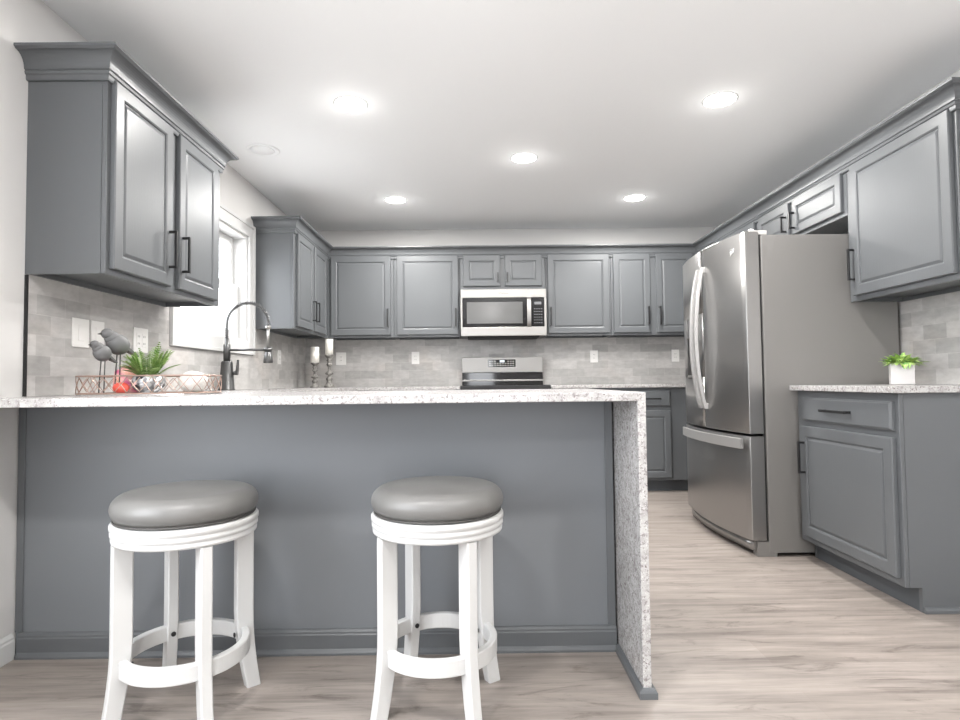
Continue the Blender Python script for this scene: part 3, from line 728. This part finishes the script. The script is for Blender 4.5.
# ------------------------------------------------------------------ candles
def candle_set(x, y, hz, ch, cr, which):
    k = hz/.24
    t = thing('candle_holder', 'weathered grey turned candle holder, the %s of the pair in the back left corner' % which, 'candle holder', (x, y, CT+.0003), 0, 'candle holders')
    pr = [(0, 0), (.046, 0), (.046, .008), (.040, .016), (.026, .030), (.022, .046), (.028, .054), (.030, .064), (.016, .078), (.013, .088), (.034, .096), (.036, .104), (.030, .110), (.014, .120),
          (.013, .150), (.022, .158), (.025, .168), (.018, .180), (.016, .186), (.026, .198), (.018, .206), (.020, .214), (.038, .228), (.040, .240), (0, .240)]
    b = NB(); lathe(b, [(r*(.93 if which == 'shorter' else 1), z*k) for r, z in pr], n=24); obj('turned_stem', b, 'weathered_wood', t)
    c_ = thing('pillar_candle', 'white pillar candle on the %s candle holder' % which, 'candle', (x, y, CT+hz+.0008), 0, 'pillar candles')
    b = NB(); lathe(b, [(0, 0), (cr, 0), (cr, ch-.003), (cr-.003, ch), (cr*.5, ch-.003), (0, ch-.004)], n=28); obj('wax', b, 'candle_wax', c_)
    b = NB(); tube(b, [(0, 0, ch-.006), (.001, 0, ch+.006)], .001, 5); obj('wick', b, 'dark_gap', c_)
candle_set(-1.437, 5.21, .222, .140, .038, 'shorter')
candle_set(-1.324, 5.27, .296, .138, .034, 'taller')

# ------------------------------------------------------------------ tray and its things
tx, ty = -1.262, 2.28; tw, td, rad = .245, .135, .095
tz = CT+.0005
def rr(u, hw=tw, hd=td, r=rad):
    """point on a rounded rectangle, u in 0..1"""
    segs = [2*(hw-r), PI/2*r, 2*(hd-r), PI/2*r]*2; tot = sum(segs); s_ = (u % 1)*tot
    st = [(-hw+r, -hd, 1, 0), None, (hw, -hd+r, 0, 1), None, (hw-r, hd, -1, 0), None, (-hw, hd-r, 0, -1), None]
    cs = {1: (hw-r, -hd+r, -PI/2), 3: (hw-r, hd-r, 0), 5: (-hw+r, hd-r, PI/2), 7: (-hw+r, -hd+r, PI)}
    for i, L_ in enumerate(segs):
        if s_ <= L_ or i == 7:
            if st[i]: return Vector((st[i][0]+st[i][2]*s_, st[i][1]+st[i][3]*s_, 0))
            cx_, cy_, a0 = cs[i]; a = a0+s_/r; return Vector((cx_+r*math.cos(a), cy_+r*math.sin(a), 0))
        s_ -= L_
tr = thing('decorative_tray', 'oblong bronze tray with openwork lattice rim on the peninsula', 'tray', (tx, ty, tz))
b = NB(); n = 72
lo = [b.verts.new(rr(k/n)) for k in range(n)]; hi = [b.verts.new(rr(k/n)+Vector((0, 0, .005))) for k in range(n)]
b.faces.new(lo[::-1]); b.faces.new(hi)
for k in range(n): b.faces.new((lo[k], lo[(k+1) % n], hi[(k+1) % n], hi[k]))
obj('tray_base', b, 'tray_mirror', tr)
b = NB()
for z in (.007, .072):
    tube(b, [rr(k/96)+Vector((0, 0, z)) for k in range(96)], .0030, 6, closed=True)
obj('rim_rail', b, 'rose_bronze', tr)
b = NB(); NC = 15
for ph in (0, .5):
    tube(b, [rr(k/(NC*8))+Vector((0, 0, .0395+.0315*(abs(((k/8+ph) % 1)*2-1)*2-1)*(.9+.1*math.cos(k)))) for k in range(NC*8)], .0016, 5, closed=True)
obj('lattice', b, 'rose_bronze', tr)
TZ = tz+.0055
def ellipsoid(b, c_, r_, M=None, n=20, m=12):
    t = NB(); bmesh.ops.create_uvsphere(t, u_segments=n, v_segments=m, radius=1)
    for f in t.faces: f.smooth = True
    X = Matrix.Translation(c_) @ (M or Matrix()) @ Matrix.Diagonal((*r_, 1)); merge(b, t, X)
def bird(label, x, y, h, sc, face):
    t = thing('bird_figurine', label, 'figurine', (x, y, TZ), face, 'grey bird figurines')
    b = NB(); tilt = Matrix.Rotation(-.5, 4, 'Y')
    ellipsoid(b, (0, 0, h-.036*sc), (.034*sc, .027*sc, .031*sc), tilt)
    ellipsoid(b, (.030*sc, 0, h-.006*sc), (.017*sc, .015*sc, .016*sc))
    ellipsoid(b, (.016*sc, 0, h-.018*sc), (.022*sc, .018*sc, .022*sc))
    obj('body', b, 'bird_grey', t)
    b = NB(); lathe(b, [(0, 0), (.005*sc, 0), (.0005, .014*sc)], 0, 0, 0, 8); bmesh.ops.transform(b, matrix=Matrix.Translation((.043*sc, 0, h-.006*sc)) @ Matrix.Rotation(PI/2+.15, 4, 'Y'), verts=b.verts[:]); obj('beak', b, 'dark_piping', t)
    b = NB(); rect_sweep(b, [(-.020*sc, 0, h-.046*sc), (-.040*sc, 0, h-.060*sc), (-.058*sc, 0, h-.070*sc)], (0, 1, 0), [.014*sc, .012*sc, .008*sc], [.006*sc, .004*sc, .002*sc]); obj('tail', b, 'bird_grey', t)
    for sgn in (-1, 1):
        b = NB(); tube(b, [(-.004, sgn*.010*sc, h-.058*sc), (.0, sgn*.012*sc, h*.3), (.002, sgn*.013*sc, .002)], .0022, 6); obj('leg', b, 'dark_piping', t)
    b = NB(); lathe(b, [(0, 0), (.028*sc, 0), (.028*sc, .004), (0, .004)], n=20); obj('stand', b, 'bird_grey', t)
bird('larger grey bird figurine on thin legs in the tray', -1.398, 2.288, .238, 1.30, -2.15)
bird('smaller grey bird figurine at the left end of the tray', -1.412, 2.215, .190, 1.0, -1.9)
jar = thing('candle_jar', 'round pink and coral jar behind the bird legs in the tray', 'jar', (-1.386, 2.346, TZ))
b = NB(); lathe(b, [(0, 0), (.040, 0), (.050, .008), (.056, .030), (.055, .060), (.050, .088), (.038, .096), (.033, .098), (0, .098)], n=32); obj('jar_body', b, 'coral_pink', jar)
b = NB(); lathe(b, [(0, .0985), (.030, .0985), (.028, .107), (0, .110)], n=24); obj('lid', b, 'coral_pink', jar)
b = NB(); ellipsoid(b, (0, 0, .022), (.030, .024, .022)); o = obj('decorative_egg', b, 'coral_red'); o.location = (-1.352, 2.235, TZ); tag(o, 'glossy coral red egg ornament lying in the tray', 'ornament')
# fern
fn = thing('potted_fern', 'feathery green fern in a silver mosaic bowl on the tray', 'plant', (-1.285, 2.300, TZ))
b = NB(); lathe(b, [(0, 0), (.030, 0), (.034, .004), (.058, .028), (.062, .046), (.054, .066), (.050, .070), (.047, .066), (.050, .050), (0, .046)], n=32); bowl = obj('bowl', b, 'mosaic_silver', fn)
b = NB(); lathe(b, [(0, .047), (.047, .050), (.044, .058), (0, .062)], n=20); obj('soil', b, 'soil', fn)
def leaf(b, p, d, L_, wd, up_=Vector((0, 0, 1)), droop=.25, n=4):
    """a pointed leaf, folded a little along its midrib"""
    d = Vector(d).normalized(); sd = d.cross(up_); sd = sd.normalized() if sd.length > 1e-4 else Vector((1, 0, 0)); nr = sd.cross(d)
    Lf, Mi, Rt = [], [], []
    for k in range(n+1):
        t = k/n; q = Vector(p)+d*L_*t-nr*0-Vector((0, 0, droop*L_*t*t)); ww = wd*math.sin(PI*min(1, .12+t*.88))**.8 if k < n else 0
        Mi.append(b.verts.new(q)); Lf.append(b.verts.new(q+sd*ww+nr*ww*.3)); Rt.append(b.verts.new(q-sd*ww+nr*ww*.3))
    for k in range(n):
        for A_ in (Lf, Rt):
            f = b.faces.new((Mi[k], Mi[k+1], A_[k+1], A_[k])); f.smooth = True
b = NB(); rf = random.Random(3)
for k in range(40):
    a = rf.uniform(0, 2*PI); el = rf.uniform(.65, 1.4); L_ = rf.uniform(.11, .165)
    if math.cos(a) < -.3: L_ *= .8
    d = Vector((math.cos(a)*math.cos(el), math.sin(a)*math.cos(el), math.sin(el))); base = Vector((math.cos(a)*.018, math.sin(a)*.018, .055)); pts = []
    for j in range(15):
        t = j/14; pts.append(base+d*L_*t+Vector((0, 0, -.42*L_*t*t*math.cos(el))))
    tube(b, pts, lambda i: .0014*(1-i/18), 4)
    for j in range(2, 15):
        t = (pts[min(j+1, 14)]-pts[j-1]).normalized(); sd = t.cross(Vector((0, 0, 1)));
        sd = sd.normalized() if sd.length > 1e-3 else Vector((1, 0, 0)); l_ = .026*math.sin(PI*(.12+.84*j/15))
        for sg in (-1, 1): leaf(b, pts[j], sd*sg+t*.75, l_, .0052, n=2, droop=.15)
obj('fronds', b, 'fern_green', fn)
# white textured ball at the right end of the tray
b = NB(); bmesh.ops.create_icosphere(b, subdivisions=4, radius=.052)
for v in b.verts:
    v.co *= 1+.06*math.sin(v.co.x*180)*math.sin(v.co.y*170+1)*math.sin(v.co.z*160+2); v.co.z *= .80
for f in b.faces: f.smooth = True
o = obj('decorative_ball', b, 'cream_fluff'); o.location = (-1.115, 2.31, TZ+.0435); tag(o, 'cream white rounded coral-like ornament at the right end of the tray', 'ornament')

# ------------------------------------------------------------------ plant on the right counter
pp = thing('potted_plant', 'small bright green plant in a white cube pot on the right counter', 'plant', (2.112, 2.90, CT+.0004), -.52)
b = NB(); hw_ = .048; hh_ = .104
rings = [[(-a, -a, z), (a, -a, z), (a, a, z), (-a, a, z)] for a, z in ((hw_*.94, 0), (hw_, .004), (hw_, hh_), (hw_-.008, hh_), (hw_-.008, .06))]
V_ = [[b.verts.new(p) for p in r_] for r_ in rings]; b.faces.new(V_[0][::-1]); b.faces.new(V_[-1])
for a, c_ in zip(V_, V_[1:]):
    for k in range(4): b.faces.new((a[k], a[(k+1) % 4], c_[(k+1) % 4], c_[k]))
bev_obj(obj('cube_pot', b, 'pot_white', pp), .002)
b = NB(); box(b, -hw_+.0085, hw_-.0085, -hw_+.0085, hw_-.0085, .061, .095); obj('soil', b, 'soil', pp)
b = NB(); rp = random.Random(11)
for k in range(150):
    a = rp.uniform(0, 2*PI); rr_ = rp.uniform(.0, .05); el = rp.uniform(.0, 1.1); x_, y_ = rr_*math.cos(a), rr_*math.sin(a)
    d = Vector((math.cos(a)*math.cos(el), math.sin(a)*math.cos(el), math.sin(el)+.12))
    leaf(b, (x_, y_, .098+rp.uniform(0, .035)*(1-rr_/.07)), d, rp.uniform(.042, .072), rp.uniform(.008, .013), droop=.35)
for k in range(4):
    leaf(b, (.05, -.02+.012*k, .108), Vector((1, .1*k-.2, .12)), .07, .008, droop=.1)
for k in range(5):
    leaf(b, (-.012+.010*k, -.060, .108), Vector((rp.uniform(-.5, .5), -.5, -.25)), .030, .006, droop=.7)
obj('foliage', b, 'leaf_green', pp)

# ------------------------------------------------------------------ bar stools
def stool(label, loc, rz):
    t = thing('bar_stool', label, 'stool', loc, rz, 'backless bar stools'); t.scale = (.975, .975, .99)
    b = NB(); lathe(b, [(0, .507), (.178, .507), (.196, .507), (.200, .510), (.201, .518), (.197, .521), (.197, .524), (.203, .528), (.203, .536), (.200, .539), (.200, .542), (.205, .546), (.205, .557), (.202, .561), (.17, .562), (0, .562)], n=72); bmesh.ops.translate(b, verts=b.verts[:], vec=(0, 0, .006)); obj('seat_ring', b, 'white_lacquer', t)
    b = NB(); lathe(b, [(0, .5625), (.188, .5625), (.196, .564), (.198, .567), (.196, .570), (.188, .571), (0, .571)], n=72); cu_p = b
    bmesh.ops.translate(cu_p, verts=cu_p.verts[:], vec=(0, 0, .006))
    cush = NB(); prof = [(0, .5725), (.194, .5725)]
    for k in range(0, 13):
        a = -.35+(PI/2+.35)*k/12
        prof.append((.158+.047*math.cos(a), .603+.043*math.sin(a)*(1.0)))
    prof += [(.125, .6515), (.09, .6555), (.05, .6575), (0, .658)]
    lathe(cush, [(q, .5755+(z-.5755)*.97+.004) for q, z in prof], n=72); cs = obj('seat_cushion', cush, 'grey_leather', t); obj('piping', cu_p, 'dark_piping', cs)
    for q in range(4):
        a = PI/4+q*PI/2; er = Vector((math.cos(a), math.sin(a), 0)); et = Vector((-math.sin(a), math.cos(a), 0)); pts = []; hw = []; hh = []
        for z in [.512, .42, .34, .28, .24, .20, .16, .12, .08, .04, 0]:
            rC = .172+(.0 if z > .24 else .029*((.24-z)/.24)**1.7); hwid = .027-(0 if z > .24 else .005*(.24-z)/.24)
            pts.append(er*rC+Vector((0, 0, z))); hw.append(hwid); hh.append(.0165)
        b = NB(); rect_sweep(b, pts, er, hw, hh); 
        for v in b.verts: v.co.z = max(v.co.z, 0) if v.co.z < .02 else min(v.co.z, .5125)
        obj('leg', b, 'white_lacquer', t)
    b = NB(); ri, ro, za, zb_ = .158, .181, .146, .194; c_ = .003
    lathe(b, [(ri, za+c_), (ri+c_, za), (ro-c_, za), (ro, za+c_), (ro, zb_-c_), (ro-c_, zb_), (ri+c_, zb_), (ri, zb_-c_), (ri, za+c_)], n=64, smooth=False); fr_ = obj('footrest_ring', b, 'white_lacquer', t)
    for q in range(4):
        a = PI/4+q*PI/2; b = NB(); lathe(b, [(0, 0), (.0075, 0), (.0075, .003), (.004, .0035), (.0035, .002), (0, .002)], n=14)
        bmesh.ops.transform(b, matrix=Matrix.Rotation(a, 4, 'Z') @ Matrix.Translation((ri-.014, 0, .171)) @ Matrix.Rotation(-PI/2, 4, 'Y'), verts=b.verts[:]); obj('bolt', b, 'black_metal', fr_)
    return t
st = stool('white bar stool with round grey leather seat, the left one at the peninsula', (-.870, 1.772, 0), math.radians(-4))
dup(st, (-.123, 1.800, 0), math.radians(-11.5), 'white bar stool with round grey leather seat, the right one nearer the granite waterfall')

# ------------------------------------------------------------------ ceiling lights
def downlight(x, y, label):
    t = thing('recessed_light', label, 'ceiling light', (x, y, ZC), 0, 'recessed ceiling lights')
    b = NB(); lathe(b, [(.080, -.0003), (.090, -.0003), (.089, -.0015), (.086, -.0025), (.082, -.003), (.080, -.002), (.080, -.0003)], n=40); obj('trim_ring', b, 'white_trim', t)
    b = NB(); lathe(b, [(0, -.0006), (.0795, -.0006), (.0795, -.0028), (0, -.0035)], n=40); obj('diffuser', b, 'lamp_diffuser', t)
    l = area('downlight_lamp', (x, y, ZC-.012), (0, 0, 0), .14, .14, DOWNLIGHT_W, (1, .98, .95), 'DISK'); l.parent = t; l.location = (0, 0, -.012)
    pl = bpy.data.lights.new('lens_glow_fill', 'POINT'); pl.energy = LENS_FILL_W; pl.color = (1, .98, .95); pl.shadow_soft_size = .03
    po = bpy.data.objects.new('lens_glow_fill', pl); COL.objects.link(po); po.parent = t; po.location = (0, 0, -.09)  # hung below the lens: lamp halo plus added fill for the ceiling
downlight(-.647, 3.033, 'lit recessed ceiling light, the near one on the left')
downlight(1.295, 3.021, 'lit recessed ceiling light, the near one on the right')
downlight(.326, 3.799, 'lit recessed ceiling light in the centre of the five')
downlight(-.638, 4.662, 'lit recessed ceiling light, the far one on the left')
downlight(1.288, 4.665, 'lit recessed ceiling light, the far one on the right')
for x, y, w_ in ((-.647, .6, 'above and left of the camera'), (1.295, .6, 'above and right of the camera'), (.326, -1.4, 'farthest behind the camera')): downlight(x, y, 'unseen recessed light added for brightness '+w_)  # extra downlights out of view, added to raise the room's brightness
sp = thing('ceiling_speaker', 'unlit flush white round plate on the ceiling above the sink', 'ceiling fixture', (-1.326, 3.631, ZC))
b = NB(); lathe(b, [(0, -.0008), (.100, -.0008), (.100, -.003), (.094, -.006), (.078, -.006), (.075, -.002), (0, -.002)], n=40); obj('flange', b, 'ceiling_paint', sp)
b = NB(); lathe(b, [(0, -.0022), (.070, -.0022), (.068, -.005), (0, -.005)], n=40); obj('cover', b, 'ceiling_paint', sp)

# ------------------------------------------------------------------ unseen bowl uplight added behind the camera to brighten the ceiling
pd = thing('added_uplight', 'unseen white bowl uplight added behind the camera to brighten the ceiling', 'added uplight', (.35, .35, ZC))
b = NB(); lathe(b, [(0, -.0005), (.06, -.0005), (.06, -.015), (.02, -.03), (0, -.03)], n=28); obj('canopy', b, 'white_trim', pd)
for q in range(3):
    a = q*2*PI/3; b = NB(); tube(b, [(.015*math.cos(a), .015*math.sin(a), -.03), (.245*math.cos(a), .245*math.sin(a), -.598)], .002, 6); obj('cable', b, 'black_metal', pd)
b = NB(); lathe(b, [(0, -.72), (.10, -.71), (.19, -.67), (.25, -.60), (.243, -.60), (.185, -.663), (.10, -.70), (0, -.708)], n=48); obj('bowl_shade', b, 'white_trim', pd)
l = area('uplight_fill', (0, 0, 0), (PI, 0, 0), .40, .40, UPLIGHT_W, (1, .985, .96), 'DISK'); l.parent = pd; l.location = (0, 0, -.61)
